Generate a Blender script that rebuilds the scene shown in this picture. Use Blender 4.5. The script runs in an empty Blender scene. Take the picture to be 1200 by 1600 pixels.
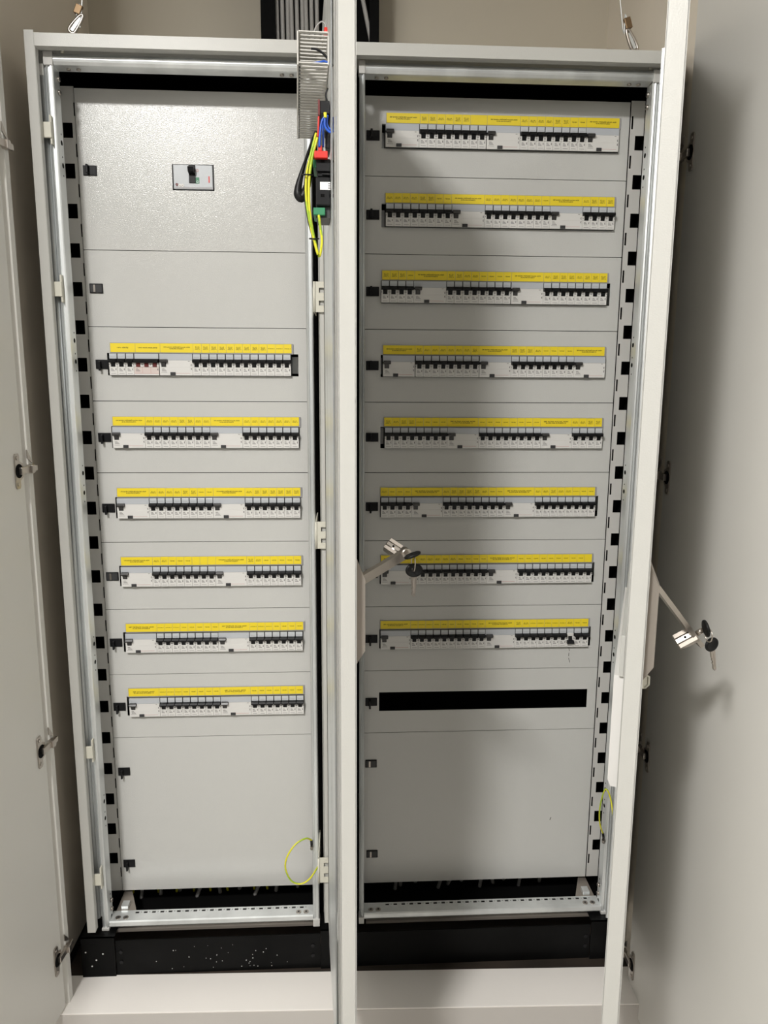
import bpy, bmesh, math, random
from mathutils import Vector, Matrix
random.seed(7)
sc = bpy.context.scene
COL = sc.collection

# ------------------------------------------------------------------ camera
# metres; panel front plane is y = 0, top of the cover plates is z = 0, camera looks towards +y
CP = Vector((-0.0312, -1.6381, -0.5370)); YAW, PITCH, ROLL, F = 0.05568, 0.18005, -0.00608, 1200.0
_fw = Vector((math.sin(YAW)*math.cos(PITCH), math.cos(YAW)*math.cos(PITCH), -math.sin(PITCH)))
_ri = Vector((math.cos(YAW), -math.sin(YAW), 0)); _dn = _fw.cross(_ri)
_r2 = _ri*math.cos(ROLL)+_dn*math.sin(ROLL); _d2 = -_ri*math.sin(ROLL)+_dn*math.cos(ROLL)
cam = bpy.data.cameras.new('camera'); co = bpy.data.objects.new('camera', cam); COL.objects.link(co)
cam.sensor_fit = 'HORIZONTAL'; cam.sensor_width = 36; cam.lens = 36*F/1200; cam.clip_start = 0.02
M3 = Matrix((_r2, -_d2, -_fw)).transposed()
co.matrix_world = Matrix.Translation(CP) @ M3.to_4x4()
sc.camera = co
def ray(u, v): return _fw + _r2*((u-600)/F) + _d2*((v-800)/F)
def at(u, v, Y): d = ray(u, v); return CP + d*((Y-CP.y)/d.y)
def atz(u, v, Z): d = ray(u, v); return CP + d*((Z-CP.z)/d.z)

# ------------------------------------------------------------------ light
sc.view_settings.view_transform = 'Standard'; sc.view_settings.look = 'None'
sc.view_settings.gamma = 1; sc.view_settings.use_curve_mapping = False
sc.view_settings.exposure = 0.08
w = bpy.data.worlds.new('world'); sc.world = w; w.use_nodes = True
w.node_tree.nodes['Background'].inputs[0].default_value = (1, .97, .92, 1)
w.node_tree.nodes['Background'].inputs[1].default_value = 0.05
sc.cycles.max_bounces = 8; sc.cycles.diffuse_bounces = 5; sc.cycles.sample_clamp_indirect = 6
CEIL = 0.92
def area(name, loc, size, power, col, sizey=None):
    l = bpy.data.lights.new(name, 'AREA'); l.shape = 'RECTANGLE'; l.size = size; l.size_y = sizey or size
    l.energy = power; l.color = col
    o = bpy.data.objects.new(name, l); COL.objects.link(o); o.location = loc
    return o
area('ceiling_panel_or_added_fill', (-0.85, -2.35, CEIL-0.03), 0.30, 96, (1, .985, .955))
area('ceiling_panel_or_added_fill', (0.95, -2.6, CEIL-0.03), 0.40, 4.2, (1, .985, .955))  # added fill to brighten the left closet door and niche wall

# ------------------------------------------------------------------ materials
def mat(name, col, rough=.5, metal=0, noise=None, bump=None, coat=0, spec=.5):
    m = bpy.data.materials.new(name); m.use_nodes = True; nt = m.node_tree; b = nt.nodes['Principled BSDF']
    b.inputs['Base Color'].default_value = (*col, 1); b.inputs['Roughness'].default_value = rough
    b.inputs['Metallic'].default_value = metal; b.inputs['Coat Weight'].default_value = coat
    b.inputs['Specular IOR Level'].default_value = spec
    tc = nt.nodes.new('ShaderNodeTexCoord')
    if noise:
        sc_, amt, stretch = noise
        mp = nt.nodes.new('ShaderNodeMapping'); mp.inputs['Scale'].default_value = stretch
        nt.links.new(tc.outputs['Object'], mp.inputs[0])
        n = nt.nodes.new('ShaderNodeTexNoise'); n.inputs['Scale'].default_value = sc_; n.inputs['Detail'].default_value = 4
        nt.links.new(mp.outputs[0], n.inputs['Vector'])
        r = nt.nodes.new('ShaderNodeValToRGB')
        r.color_ramp.elements[0].position = .3; r.color_ramp.elements[1].position = .7
        r.color_ramp.elements[0].color = (*[max(0, c*(1-amt)) for c in col], 1)
        r.color_ramp.elements[1].color = (*[min(1, c*(1+amt)) for c in col], 1)
        nt.links.new(n.outputs['Fac'], r.inputs[0]); nt.links.new(r.outputs[0], b.inputs['Base Color'])
    if bump:
        n = nt.nodes.new('ShaderNodeTexNoise'); n.inputs['Scale'].default_value = bump[0]; n.inputs['Detail'].default_value = 1
        nt.links.new(tc.outputs['Object'], n.inputs['Vector'])
        bp = nt.nodes.new('ShaderNodeBump'); bp.inputs['Strength'].default_value = bump[1]; bp.inputs['Distance'].default_value = bump[2]
        nt.links.new(n.outputs['Fac'], bp.inputs['Height']); nt.links.new(bp.outputs[0], b.inputs['Normal'])
    return m
PLATE = mat('grey_powder_coat', (.60, .597, .575), .19, bump=(620, 1.0, .00028))
SHELL = mat('light_grey_powder_coat', (.54, .535, .505), .38, bump=(480, 1.0, .00015))
STRIPM = mat('grey_painted_strip', (.60, .59, .565), .5)
GALV = mat('galvanised_steel', (.74, .76, .76), .38, .65, noise=(14, .16, (1, 1, .25)))
GALVD = mat('dull_galvanised_steel', (.50, .52, .52), .45, .65, noise=(22, .3, (1, 1, .2)))
CHROME = mat('nickel_metal', (.47, .43, .39), .3, 1)
DULLST = mat('brushed_handle_metal', (.36, .32, .28), .5, .6)
BLACK = mat('black_plastic', (.010, .010, .011), .42, spec=.22)
INNER = mat('black_paint_or_shade', (.004, .004, .004), .8, spec=.08)  # black colour, also standing in for shade inside the cabinet and its holes
KEYB = mat('black_key_rubber', (.006, .006, .006), .45, spec=.2)
DGREY = mat('dark_grey_plastic', (.05, .05, .052), .4, spec=.3)
WHITE = mat('white_plastic', (.74, .725, .70), .45)
PINKW = mat('pinkish_white_print', (.70, .60, .56), .5)
WINDOW = mat('pale_grey_window', (.58, .605, .63), .22)
RWINDOW = mat('grey_window_band', (.52, .54, .57), .3)
PRINT = mat('dark_print', (.10, .09, .09), .6)
YPRINT = mat('brown_black_print', (.05, .035, .01), .6)
YEL = mat('yellow_label_paper', (.90, .70, .03), .42)
HOLD = mat('grey_label_holder', (.36, .35, .36), .3)
RED = mat('red_plastic', (.68, .03, .02), .4)
DRED = mat('dark_red_plastic', (.13, .012, .012), .4)
GREEN = mat('green_plastic', (.03, .22, .10), .45)
BLUE = mat('blue_insulation', (.015, .09, .50), .35)
YGRN = mat('yellow_insulation', (.72, .68, .03), .35)
GRNI = mat('green_stripe_insulation', (.33, .50, .03), .35)
BRASS = mat('brown_oxidised_clamp', (.20, .13, .07), .4, .7)
PLINTH = mat('black_painted_steel', (.004, .004, .004), .4, spec=.10, noise=(6, .6, (1, 1, 1)))
LAM = mat('grey_laminate_door', (.71, .695, .66), .42, noise=(3, .02, (1, 1, 1)))
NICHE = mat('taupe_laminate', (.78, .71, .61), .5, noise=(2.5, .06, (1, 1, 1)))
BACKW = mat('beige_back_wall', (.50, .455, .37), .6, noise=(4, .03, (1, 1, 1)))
THR = mat('off_white_laminate', (.90, .86, .82), .45)
FLOORD = mat('dark_dusty_floor', (.035, .026, .02), .6, noise=(9, .4, (1, 1, 1)))
WALL = mat('room_wall_paint', (.60, .59, .56), .8)
RWALL = mat('white_side_wall', (.84, .83, .80), .7)
SOUTH = mat('dark_far_wall', (.11, .105, .10), .8)
CEILM = mat('room_ceiling_paint', (.78, .77, .74), .8)
RFLOOR = mat('room_floor_tiles', (.50, .48, .45), .5)
CABLE = mat('grey_cable_sheath', (.34, .33, .32), .5)
CREAM = mat('cream_painted_bracket', (.66, .64, .55), .4)
DUCT = mat('grey_pvc_duct', (.62, .60, .56), .5)
PAPER = mat('white_sticker', (.8, .8, .8), .4)
SPECK = mat('white_paint_specks', (.7, .7, .68), .6)

# ------------------------------------------------------------------ helpers
class MB:
    """collects shapes into one mesh"""
    def __init__(s, *mats): s.bm = bmesh.new(); s.mats = list(mats)
    def mi(s, m):
        if m not in s.mats: s.mats.append(m)
        return s.mats.index(m)
    def box(s, x0, x1, y0, y1, z0, z1, m=None, xf=None, bev=0):
        x0, x1 = sorted((x0, x1)); y0, y1 = sorted((y0, y1)); z0, z1 = sorted((z0, z1))
        i = s.mi(m) if m else 0
        vs = [s.bm.verts.new((x, y, z)) for x in (x0, x1) for y in (y0, y1) for z in (z0, z1)]
        q = [(0, 1, 3, 2), (4, 6, 7, 5), (0, 4, 5, 1), (2, 3, 7, 6), (0, 2, 6, 4), (1, 5, 7, 3)]
        fs = [s.bm.faces.new([vs[k] for k in f]) for f in q]
        for f in fs: f.material_index = i
        if bev:
            es = list({e for f in fs for e in f.edges})
            r = bmesh.ops.bevel(s.bm, geom=es, offset=bev, segments=2, profile=.5, affect='EDGES')
            for f in r['faces']: f.material_index = i
            vs = list({v for f in r['faces'] for v in f.verts} | {v for v in vs if v.is_valid})
        if xf:
            for v in vs:
                if v.is_valid: v.co = xf(v.co)
        return s
    def prism(s, pts, d, m=None, smooth=False):
        """pts: list of Vector (one end), d: extrusion Vector"""
        i = s.mi(m) if m else 0
        a = [s.bm.verts.new(p) for p in pts]; b = [s.bm.verts.new(Vector(p)+Vector(d)) for p in pts]
        n = len(pts); fs = [s.bm.faces.new(a), s.bm.faces.new(b[::-1])]
        for k in range(n):
            f = s.bm.faces.new([a[k], b[k], b[(k+1) % n], a[(k+1) % n]]); f.smooth = smooth; fs.append(f)
        for f in fs: f.material_index = i
        return s
    def cyl(s, p0, p1, r0, r1=None, m=None, n=16):
        p0 = Vector(p0); p1 = Vector(p1); r1 = r0 if r1 is None else r1
        ax = (p1-p0).normalized(); t = ax.orthogonal().normalized(); b = ax.cross(t); i = s.mi(m) if m else 0
        A = [s.bm.verts.new(p0+(t*math.cos(2*math.pi*k/n)+b*math.sin(2*math.pi*k/n))*r0) for k in range(n)]
        B = [s.bm.verts.new(p1+(t*math.cos(2*math.pi*k/n)+b*math.sin(2*math.pi*k/n))*r1) for k in range(n)]
        f = s.bm.faces.new(A[::-1]); f.material_index = i; f = s.bm.faces.new(B); f.material_index = i
        for k in range(n):
            f = s.bm.faces.new([A[k], A[(k+1) % n], B[(k+1) % n], B[k]]); f.smooth = True; f.material_index = i
        return s
    def tube(s, pts, r, m=None, n=8, closed=False, m2=None, flat=None):
        pts = [Vector(p) for p in pts]; N = len(pts); rings = []; i = s.mi(m) if m else 0; j = s.mi(m2) if m2 else i
        prev = None
        for k, p in enumerate(pts):
            a = pts[(k-1) % N] if (closed or k > 0) else p; c = pts[(k+1) % N] if (closed or k < N-1) else p
            d = (c-a).normalized()
            t = d.orthogonal().normalized() if prev is None else (prev-d*prev.dot(d)).normalized()
            prev = t; b = d.cross(t); rr = r[k] if isinstance(r, (list, tuple)) else r
            rings.append([s.bm.verts.new(p+t*math.cos(2*math.pi*q/n)*rr*(flat or 1)+b*math.sin(2*math.pi*q/n)*rr) for q in range(n)])
        for k in range(N if closed else N-1):
            A = rings[k]; B = rings[(k+1) % N]
            for q in range(n):
                f = s.bm.faces.new([A[q], A[(q+1) % n], B[(q+1) % n], B[q]]); f.smooth = True
                f.material_index = j if (q+k//2) % n in (0, 1, 2) else i
        if not closed:
            f = s.bm.faces.new(rings[0][::-1]); f.material_index = i; f = s.bm.faces.new(rings[-1]); f.material_index = i
        return s
    def sheet(s, a0, a1, b0, b1, holes, t0, t1, P, m=None):
        """rectangular sheet a x b with rectangular holes, thickness t0..t1, P(a,b,t)->point"""
        i = s.mi(m) if m else 0
        A = sorted({a0, a1} | {min(max(h[q], a0), a1) for h in holes for q in (0, 1)})
        B = sorted({b0, b1} | {min(max(h[q], b0), b1) for h in holes for q in (2, 3)})
        def solid(i_, j_):
            if not (0 <= i_ < len(A)-1 and 0 <= j_ < len(B)-1): return False
            a = (A[i_]+A[i_+1])/2; b = (B[j_]+B[j_+1])/2
            return not any(h[0] < a < h[1] and h[2] < b < h[3] for h in holes)
        V = {}
        def v(a, b, t):
            k = (a, b, t)
            if k not in V: V[k] = s.bm.verts.new(P(A[a], B[b], t0 if t == 0 else t1))
            return V[k]
        for x in range(len(A)-1):
            for y in range(len(B)-1):
                if not solid(x, y): continue
                fs = [[v(x, y, 0), v(x+1, y, 0), v(x+1, y+1, 0), v(x, y+1, 0)], [v(x, y, 1), v(x, y+1, 1), v(x+1, y+1, 1), v(x+1, y, 1)]]
                if not solid(x-1, y): fs.append([v(x, y, 0), v(x, y+1, 0), v(x, y+1, 1), v(x, y, 1)])
                if not solid(x+1, y): fs.append([v(x+1, y, 0), v(x+1, y, 1), v(x+1, y+1, 1), v(x+1, y+1, 0)])
                if not solid(x, y-1): fs.append([v(x, y, 0), v(x, y, 1), v(x+1, y, 1), v(x+1, y, 0)])
                if not solid(x, y+1): fs.append([v(x, y+1, 0), v(x+1, y+1, 0), v(x+1, y+1, 1), v(x, y+1, 1)])
                for f in fs: s.bm.faces.new(f).material_index = i
        return s
    def mesh(s, name):
        bmesh.ops.recalc_face_normals(s.bm, faces=s.bm.faces)
        me = bpy.data.meshes.new(name); s.bm.to_mesh(me); s.bm.free()
        for m in s.mats: me.materials.append(m)
        return me
    def build(s, name, parent=None, loc=None):
        me = s.mesh(name); o = bpy.data.objects.new(name, me); COL.objects.link(o)
        if loc is not None: o.location = loc
        if parent: o.parent = parent
        return o
def tag(o, label=None, cat=None, group=None, kind=None):
    if label:
        o['label'] = label; n = len(label.split()); assert 3 < n <= 16, (n, label)
    if cat: o['category'] = cat
    if group: o['group'] = group
    if kind: o['kind'] = kind
    return o
def empty(name, loc=(0, 0, 0)):
    o = bpy.data.objects.new(name, None); COL.objects.link(o); o.location = loc; o.empty_display_size = .02; return o
def put(o, parent, world):
    """parent a mesh built in world coordinates under an empty that is only translated"""
    o.parent = parent; o.location = Vector(world)-Vector(parent.location); return o
def clone_tree(o, parent=None):
    c = o.copy(); COL.objects.link(c); c.parent = parent
    for ch in list(o.children): clone_tree(ch, c)
    return c
def spline(pts, n=8, closed=False):
    P = [Vector(p) for p in pts]; out = []; N = len(P)
    for k in range(N if closed else N-1):
        if closed: a, b, c, d = P[(k-1) % N], P[k], P[(k+1) % N], P[(k+2) % N]
        else: a, b, c, d = P[max(k-1, 0)], P[k], P[k+1], P[min(k+2, N-1)]
        for q in range(n):
            t = q/n
            out.append(.5*((2*b)+(c-a)*t+(2*a-5*b+4*c-d)*t*t+(3*b-a-3*c+d)*t**3))
    if not closed: out.append(P[-1])
    return out
_txt = {}
def text_mesh(s, mat_, size=.003, bold=0):
    k = (s, mat_.name, size, bold)
    if k not in _txt:
        cu = bpy.data.curves.new('t', 'FONT'); cu.body = s; cu.size = size; cu.align_x = 'CENTER'; cu.align_y = 'CENTER'
        cu.resolution_u = 1; cu.offset = bold; cu.space_line = 1.05
        o = bpy.data.objects.new('t', cu); COL.objects.link(o)
        bpy.context.view_layer.update()
        me = bpy.data.meshes.new_from_object(o.evaluated_get(bpy.context.evaluated_depsgraph_get()))
        bpy.data.objects.remove(o); bpy.data.curves.remove(cu)
        me.transform(Matrix.Rotation(math.pi/2, 4, 'X')); me.materials.clear(); me.materials.append(mat_); me.name = 'printed_text'
        _txt[k] = me
    return _txt[k]

# ------------------------------------------------------------------ the setting
TH = -1.5*math.pi/180
def N(v):
    """niche frame: x along the threshold, y=0 its back edge; turned 1.5 degrees against the cabinet"""
    c, s_ = math.cos(TH), math.sin(TH)
    return Vector((v[0]*c-v[1]*s_, -.1285+v[0]*s_+v[1]*c, v[2]))
NFL = -1.857; RFL = -1.99; NL, NR = -.655, .615; NB = .555
def struct(name, mb, label=None):
    o = mb.build(name); o['kind'] = 'structure'; return o
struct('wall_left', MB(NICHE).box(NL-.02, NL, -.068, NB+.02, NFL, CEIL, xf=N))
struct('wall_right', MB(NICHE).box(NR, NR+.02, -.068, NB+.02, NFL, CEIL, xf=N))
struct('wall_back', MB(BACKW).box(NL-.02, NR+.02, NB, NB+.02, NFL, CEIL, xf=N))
struct('trim_1', MB(LAM).box(NL, -.6095, -.075, -.058, NFL, CEIL, xf=N))
struct('floor_niche', MB(FLOORD).box(NL, NR, 0, NB, NFL-.02, NFL-.0005, xf=N)).name = 'floor'
t = MB(THR); t.box(NL, NR, -.104, 0, NFL-.0035, NFL, xf=N, bev=.0008); 
struct('trim_2', t)
struct('trim_3', MB(mat('shaded_threshold_front', (.56, .53, .50), .5)).box(NL, NR, -.1045, -.085, RFL, NFL-.0036, xf=N))  # threshold front coloured darker than its top to imitate light from overhead
struct('baseboard_left', MB(INNER).box(NL+.0005, NL+.008, 0.002, NB-.002, NFL, NFL+.012, xf=N))
RY1, RX = -3.0, 1.35
struct('floor_room', MB(RFLOOR).box(-RX, RX, RY1, -.02, RFL-.02, RFL)).name = 'floor'
struct('ceiling', MB(CEILM).box(-RX, RX, RY1, .6, CEIL, CEIL+.02))
struct('wall_west', MB(WALL).box(-RX-.02, -RX, RY1, 0, RFL, CEIL))
struct('wall_east', MB(RWALL).box(RX, RX+.02, RY1, 0, RFL, CEIL))
struct('wall_south', MB(SOUTH).box(-RX, RX, RY1-.02, RY1, RFL, CEIL))
struct('wall_north_left', MB(WALL).box(-RX, NL-.03, -.12, -.10, RFL, CEIL))
struct('wall_north_right', MB(WALL).box(NR+.03, RX, -.14, -.12, RFL, CEIL))

# closet doors
def closet_door(name, hinge, ang, z0, z1, W, side, hz, label):
    """hinge: x,y of the inner-face hinge edge; ang: direction it opens to; side: +1 when the inner face looks to +x"""
    d = Vector((math.cos(ang), math.sin(ang), 0)); n = Vector((-d.y, d.x, 0)) * (1 if side > 0 else -1)
    if n.x*side < 0: n = -n
    H = Vector((hinge[0], hinge[1], 0))
    P = lambda v: H + d*v[0] + n*v[1] + Vector((0, 0, v[2]))
    o = MB(LAM).box(0, W, -.018, 0, z0, z1, xf=P, bev=.001).build(name); o['kind'] = 'structure'
    for z in hz:
        h = MB(CHROME)
        # cup flange, oval with two screws
        pts = [P((.012+.020*0+.0, .0005, z))]
        fl = [(.020, -.032), (.030, -.032), (.0325, -.028), (.0325, .028), (.030, .032), (.020, .032), (.0175, .028), (.0175, .018), (.006, .012), (.006, -.012), (.0175, -.018), (.0175, -.028)]
        h.prism([P((a, .0004, z+b)) for a, b in fl], n*.0025)
        h.cyl(P((.021, .0029, z)), P((.021, .0034, z)), .013, m=INNER, n=20)
        h.cyl(P((.0255, .003, z+.024)), P((.0255, .0045, z+.024)), .0035, m=CHROME, n=10)
        h.cyl(P((.0255, .003, z-.024)), P((.0255, .0045, z-.024)), .0035, m=CHROME, n=10)
        # arm, cranked, reaching back to the upright
        h.box(-.012, .022, .003, .009, z-.0065, z+.0065, xf=P, bev=.001)
        h.box(-.020, -.008, .001, .013, z-.008, z+.008, xf=P, bev=.0015)
        h.box(-.034, -.018, .004, .010, z-.0055, z+.0055, xf=P, bev=.001)
        h.prism([P((-.024, .003, z+.010)), P((-.008, .003, z+.020)), P((-.008, .003, z+.036)), P((-.026, .003, z+.012))], n*.002)
        h.build('hinge', o)
    return o
LH = (-.6155, -.2005); RH = (.5985, -.178)
def zon(X, pts): 
    out = []
    for u, v in pts:
        d = ray(u, v); t_ = (X-CP.x)/d.x; out.append((CP+d*t_).z)
    return out
closet_door('door_1', LH, math.radians(-96), -1.853, CEIL-.03, .62, 1, zon(-.617, [(4, 228), (22, 738), (56, 1183), (82, 1515)]), '')
closet_door('door_2', RH, math.radians(-91.5), -1.895, CEIL-.03, .62, -1, zon(.597, [(1080, 238), (1040, 745), (1010, 1180), (988, 1508)]), '')

# ------------------------------------------------------------------ the electrical cabinet
CX0, CX1, YF, YB = -.589, .606, -.12, .42
cab = tag(empty('electrical_cabinet', (0, 0, -1.857)), 'tall light grey two-bay distribution cabinet with opened doors in the closet niche', 'electrical cabinet')
def part(name, mb, label=None, parent=None):
    o = mb.mesh(name); ob = bpy.data.objects.new(name, o); COL.objects.link(ob)
    ob.parent = parent or cab
    ob.location = -Vector(cab.location) if (parent is None or parent is cab) else (0, 0, 0)
    if label: ob['label'] = label
    return ob
ZT, ZB = .050, -1.745
for x0, x1, fx in ((CX0, CX0+.0015, CX0+.017), (CX1-.0015, CX1, CX1-.017)):
    m = MB(SHELL); m.box(x0, x1, YF, YB, ZB, ZT+.004); m.box(min(x0, fx), max(x1, fx), YF-.001, YF+.0012, ZB, ZT+.004, bev=.0005)
    m.box(fx-.0008, fx+.0008, YF, YF+.014, ZB+.002, ZT-.02)
    part('side_panel', m)
m = MB(SHELL); m.box(CX0+.017, CX1-.017, YF-.001, YF+.0012, ZT-.022, ZT, bev=.0004); m.box(CX0, CX1, YF, YB, ZT-.002, ZT)
m.box(CX0+.017, CX1-.017, YF+.001, YF+.016, ZT-.0225, ZT-.021)
part('roof_panel', m)
part('back_panel', MB(INNER).box(CX0+.002, CX1-.002, YB-.002, YB, ZB, ZT-.003))  # coloured black for the shade inside the cabinet
m = MB(INNER)  # black sheets lining the grey interior, in place of its shade
m.box(-.088, -.080, -.03, YB-.01, -1.79, .03); m.box(-.004, .003, -.03, YB-.01, -1.79, .03)
m.box(-.58, -.578, .004, YB-.01, -1.79, .035); m.box(.592, .594, .004, YB-.01, -1.79, .035)
m.box(-.58, .594, -.0, YB-.01, .036, .040)
part('inner_shade_lining', m)
# frame ring of rolled profiles, its front face at y = FY
FY = -.095; KF = (FY-CP.y)/(-.05-CP.y)
fx = lambda x: CP.x+(x-CP.x)*KF
fz = lambda z: CP.z+(z-CP.z)*KF
def post(x0, x1, inner, z0=-1.79, z1=.045, holes=True, mm=GALV, depth=.030):
    """inner: +1 when the perforated flank looks to +x"""
    x0, x1, z0, z1 = fx(x0), fx(x1), fz(z0), fz(z1)
    m = MB(mm); yf = FY; W_ = x1-x0
    prof = [(x0, yf+.012), (x0, yf+.004), (x0+.003, yf+.001), (x0+W_*.33, yf), (x0+W_*.38, yf+.003), (x0+W_*.56, yf+.003), (x0+W_*.62, yf), (x1-.003, yf), (x1-.001, yf+.001), (x1, yf+.004), (x1, yf+.012)]
    m.prism([Vector((a, b, z0)) for a, b in prof], (0, 0, z1-z0))
    xi = x1 if inner > 0 else x0
    m.sheet(yf+.012, yf+depth, z0, z1, [], 0, .0015, lambda a, b, t: Vector((xi-inner*t, a, b)))
    if holes:
        for zc in (.0, -.36, -.62, -.98, -1.34, -1.58):
            for dz, r in ((-.105, .0016), (-.12, .0046), (-.145, .0016), (-.16, .0046), (-.178, .0016)):
                m.cyl((xi, yf+.020, zc+dz), (xi+inner*.0003, yf+.020, zc+dz), r, m=INNER, n=12)
    return part('frame_post', m)
p1 = post(-.5815, -.5655, 1)
p2 = post(-.1015, -.0865, -1, z1=.03)
p3 = post(.0055, .0165, 1, holes=False, mm=GALVD, z1=.03)
p4 = post(.577, .5945, -1)
m = MB(GALVD)
m.cyl((fx(-.5900), FY+.004, fz(-1.765)), (fx(-.5885), FY+.004, fz(.018)), .0055, n=14); m.box(fx(-.584), fx(-.5805), FY+.006, FY+.02, fz(-1.765), fz(.02))
part('door_stop_profile', m)
for z in (at(75, 205, FY).z, at(85, 452, FY).z, at(131, 1172, FY).z, at(143, 1370, FY).z):
    m = MB(CREAM); m.box(fx(-.5875), fx(-.5725), FY-.012, FY-.007, z-.014, z+.013, bev=.001); m.box(fx(-.576), fx(-.5725), FY-.009, FY+.002, z-.024, z+.026, bev=.0008)
    part('clip_bracket', m)
def rail(x0, x1, top):
    m = MB(GALV); x0 = fx(x0); x1 = fx(x1)
    if top:
        z1, z0 = fz(.0435), fz(.023)
        prof = [(FY+.020, z1), (FY+.006, z1), (FY+.002, z1-.002), (FY, z1-.006), (FY, z1-.010), (FY+.001, z0+.006), (FY+.004, z0+.001), (FY+.008, z0), (FY+.030, z0-.001), (FY+.030, z0+.001), (FY+.020, z0+.003)]
        m.prism([Vector((x0, a, b)) for a, b in prof], (x1-x0, 0, 0))
        for x in (x0+.022, x0+.040, x1-.040, x1-.022): m.cyl((x, FY+.018, z0), (x, FY+.018, z0-.003), .004, m=CHROME, n=12)
    else:
        z0, z1 = fz(-1.791), fz(-1.776)
        prof = [(FY+.004, z1), (FY+.001, z1-.002), (FY-.001, z0+.005), (FY+.003, z0), (FY+.010, z0), (FY+.010, z1-.003)]
        m.prism([Vector((x0, a, b)) for a, b in prof], (x1-x0, 0, 0))
        hs = []; x = x0+.050
        while x < x1-.03:
            hs.append((x, x+.0085, FY+.027, FY+.033)); hs.append((x+.012, x+.0145, FY+.029, FY+.0315)); x += .0185
        m.sheet(x0, x1, FY+.004, FY+.037, hs, z1-.0015, z1, lambda a, b, t: Vector((a, b, t)))
        for x in (x0+.016, x0+.033, x1-.033, x1-.016):
            m.cyl((x, FY+.014, z1), (x, FY+.014, z1+.0012), .0058, m=CHROME, n=18); m.cyl((x, FY+.014, z1+.0012), (x, FY+.014, z1+.0018), .0024, m=DGREY, n=10)
    part('top_rail' if top else 'bottom_rail', m)
rail(-.5655, -.1015, True); rail(.0165, .577, True); rail(-.5655, -.1015, False); rail(.0165, .577, False)
for x0, x1, z0, z1 in ((-.5825, -.5655, .022, .046), (-.5945, -.5835, .004, .024), (.577, .5955, .020, .043), (.0045, .0165, .022, .045), (-.582, -.5655, -1.803, -1.790), (-.1015, -.0860, -1.803, -1.785), (.577, .595, -1.803, -1.79), (.0045, .0165, -1.800, -1.784)):
    part('corner_block', MB(STRIPM).box(fx(x0), fx(x1), FY-.002, FY+.02, fz(z0), fz(z1), bev=.0008))
for x in (-.548, .012, .571):
    m = MB(CREAM); m.cyl((fx(x), FY+.004, fz(.044)), (fx(x), FY+.004, fz(.052)), .0030); part('corner_pin', m)
for s_, x in ((1, -.5655), (-1, .577)):
    for z in (.005, -.018, -1.735, -1.757):
        x_, z_ = fx(x), fz(z)
        m = MB(CHROME); m.cyl((x_, FY+.021, z_), (x_+s_*.004, FY+.021, z_), .0050, .0042, n=14); m.cyl((x_+s_*.004, FY+.021, z_), (x_+s_*.0046, FY+.021, z_), .0020, m=DGREY, n=8)
        part('screw', m)
for s_, x in ((1, fx(-.560)), (-1, fx(.573))):
    m = MB(DULLST); zz = fz(-1.777)
    m.prism([Vector((x, FY+.037, zz)), Vector((x, FY+.12, zz)), Vector((x+s_*.012, FY+.12, zz)), Vector((x+s_*.045, FY+.037, zz))], (0, 0, -.003))
    m.box(x+s_*.010, x+s_*.026, FY+.040, FY+.060, zz, zz+.010, m=GALV, bev=.001)
    part('corner_gusset', m)
# perforated mounting strips
for x0, x1, hx, sx in ((-.576, -.5475, (-.5725, -.5535), (-.5495, -.5470)), (.5555, .5835, (.5665, .5845), (.5575, .5612))):
    hs = []; z = -.075
    while z > -1.72:
        hs.append((hx[0], hx[1], z-.0145, z+.0135)); z -= .075
    z = -.0375
    while z > -1.73:
        hs.append((sx[0], sx[1], z-.012, z+.013)); z -= .075
    m = MB(STRIPM); m.sheet(x0, x1, -1.734, .004, hs, .003, .0045, lambda a, b, t: Vector((a, t, b)))
    part('mounting_strip', m)
# cover plates with their turn latches
def latch(plate, x, z, mode):
    m = MB(BLACK); m.box(x, x+.0265, -.0025, -.0002, z-.0095, z+.0095, bev=.0008)
    m.box(x+.002, x+.0245, -.0032, -.0024, z-.0075, z+.0075, m=DGREY if mode == 1 else BLACK)
    xc = x+.010
    if mode == 1: m.box(xc-.002, xc+.002, -.0045, -.003, z-.007, z+.007, m=CHROME)
    elif mode == 0: m.box(xc-.0022, xc+.0022, -.013, -.003, z-.006, z+.010, bev=.001)
    else: m.box(xc-.002, xc+.002, -.013, -.003, z-.013, z+.006, bev=.001)
    o = part('turn_latch', m, parent=plate); return o
def plate(x0, x1, z1, z0, hole=None, lats=()):
    m = MB(PLATE)
    m.sheet(x0, x1, z0, z1, [hole] if hole else [], 0, .0015, lambda a, b, t: Vector((a, t, b)))
    g = .0008
    m.box(x0, x1, .0015, .012, z1-.0012, z1); m.box(x0, x1, .0015, .012, z0, z0+.0012)
    if hole:
        a, b, c, d = hole
        m.sheet(a, b, .0015, .008, [], 0, .001, lambda p, q, t: Vector((p, q, d+t)))
    o = part('cover_plate', m)
    for l in lats: latch(o, *l)
    return o
G = .0013; ROWH = .150
LX0, LX1, RX0, RX1 = -.5458, -.1005, .0135, .5520
SLL = (-.5115, -.1205); SLR = (.0515, .5315)
def slot(k, s_): return (s_[0], s_[1], -ROWH*k-.0968, -ROWH*k-.0515)
lxl, lxr = -.5385, .0205
plates = {}
plates['L0'] = plate(LX0, LX1, 0, -.300+G, (-.3645, -.2825, -.1835, -.1345), [(-.537, -.150, 0)])
plates['L1'] = plate(LX0, LX1, -.300, -.450+G, None, [(-.538, -.374, 1)])
lm = [2, 2, 2, 1, 2, 2]
for k in range(6):
    plates['l%d' % k] = plate(LX0, LX1, -ROWH*(k+3), -ROWH*(k+4)+G, slot(k+3, SLL), [(lxl-.0005*k if k else -.535, -ROWH*(k+3)-.0745, lm[k])])
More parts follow.
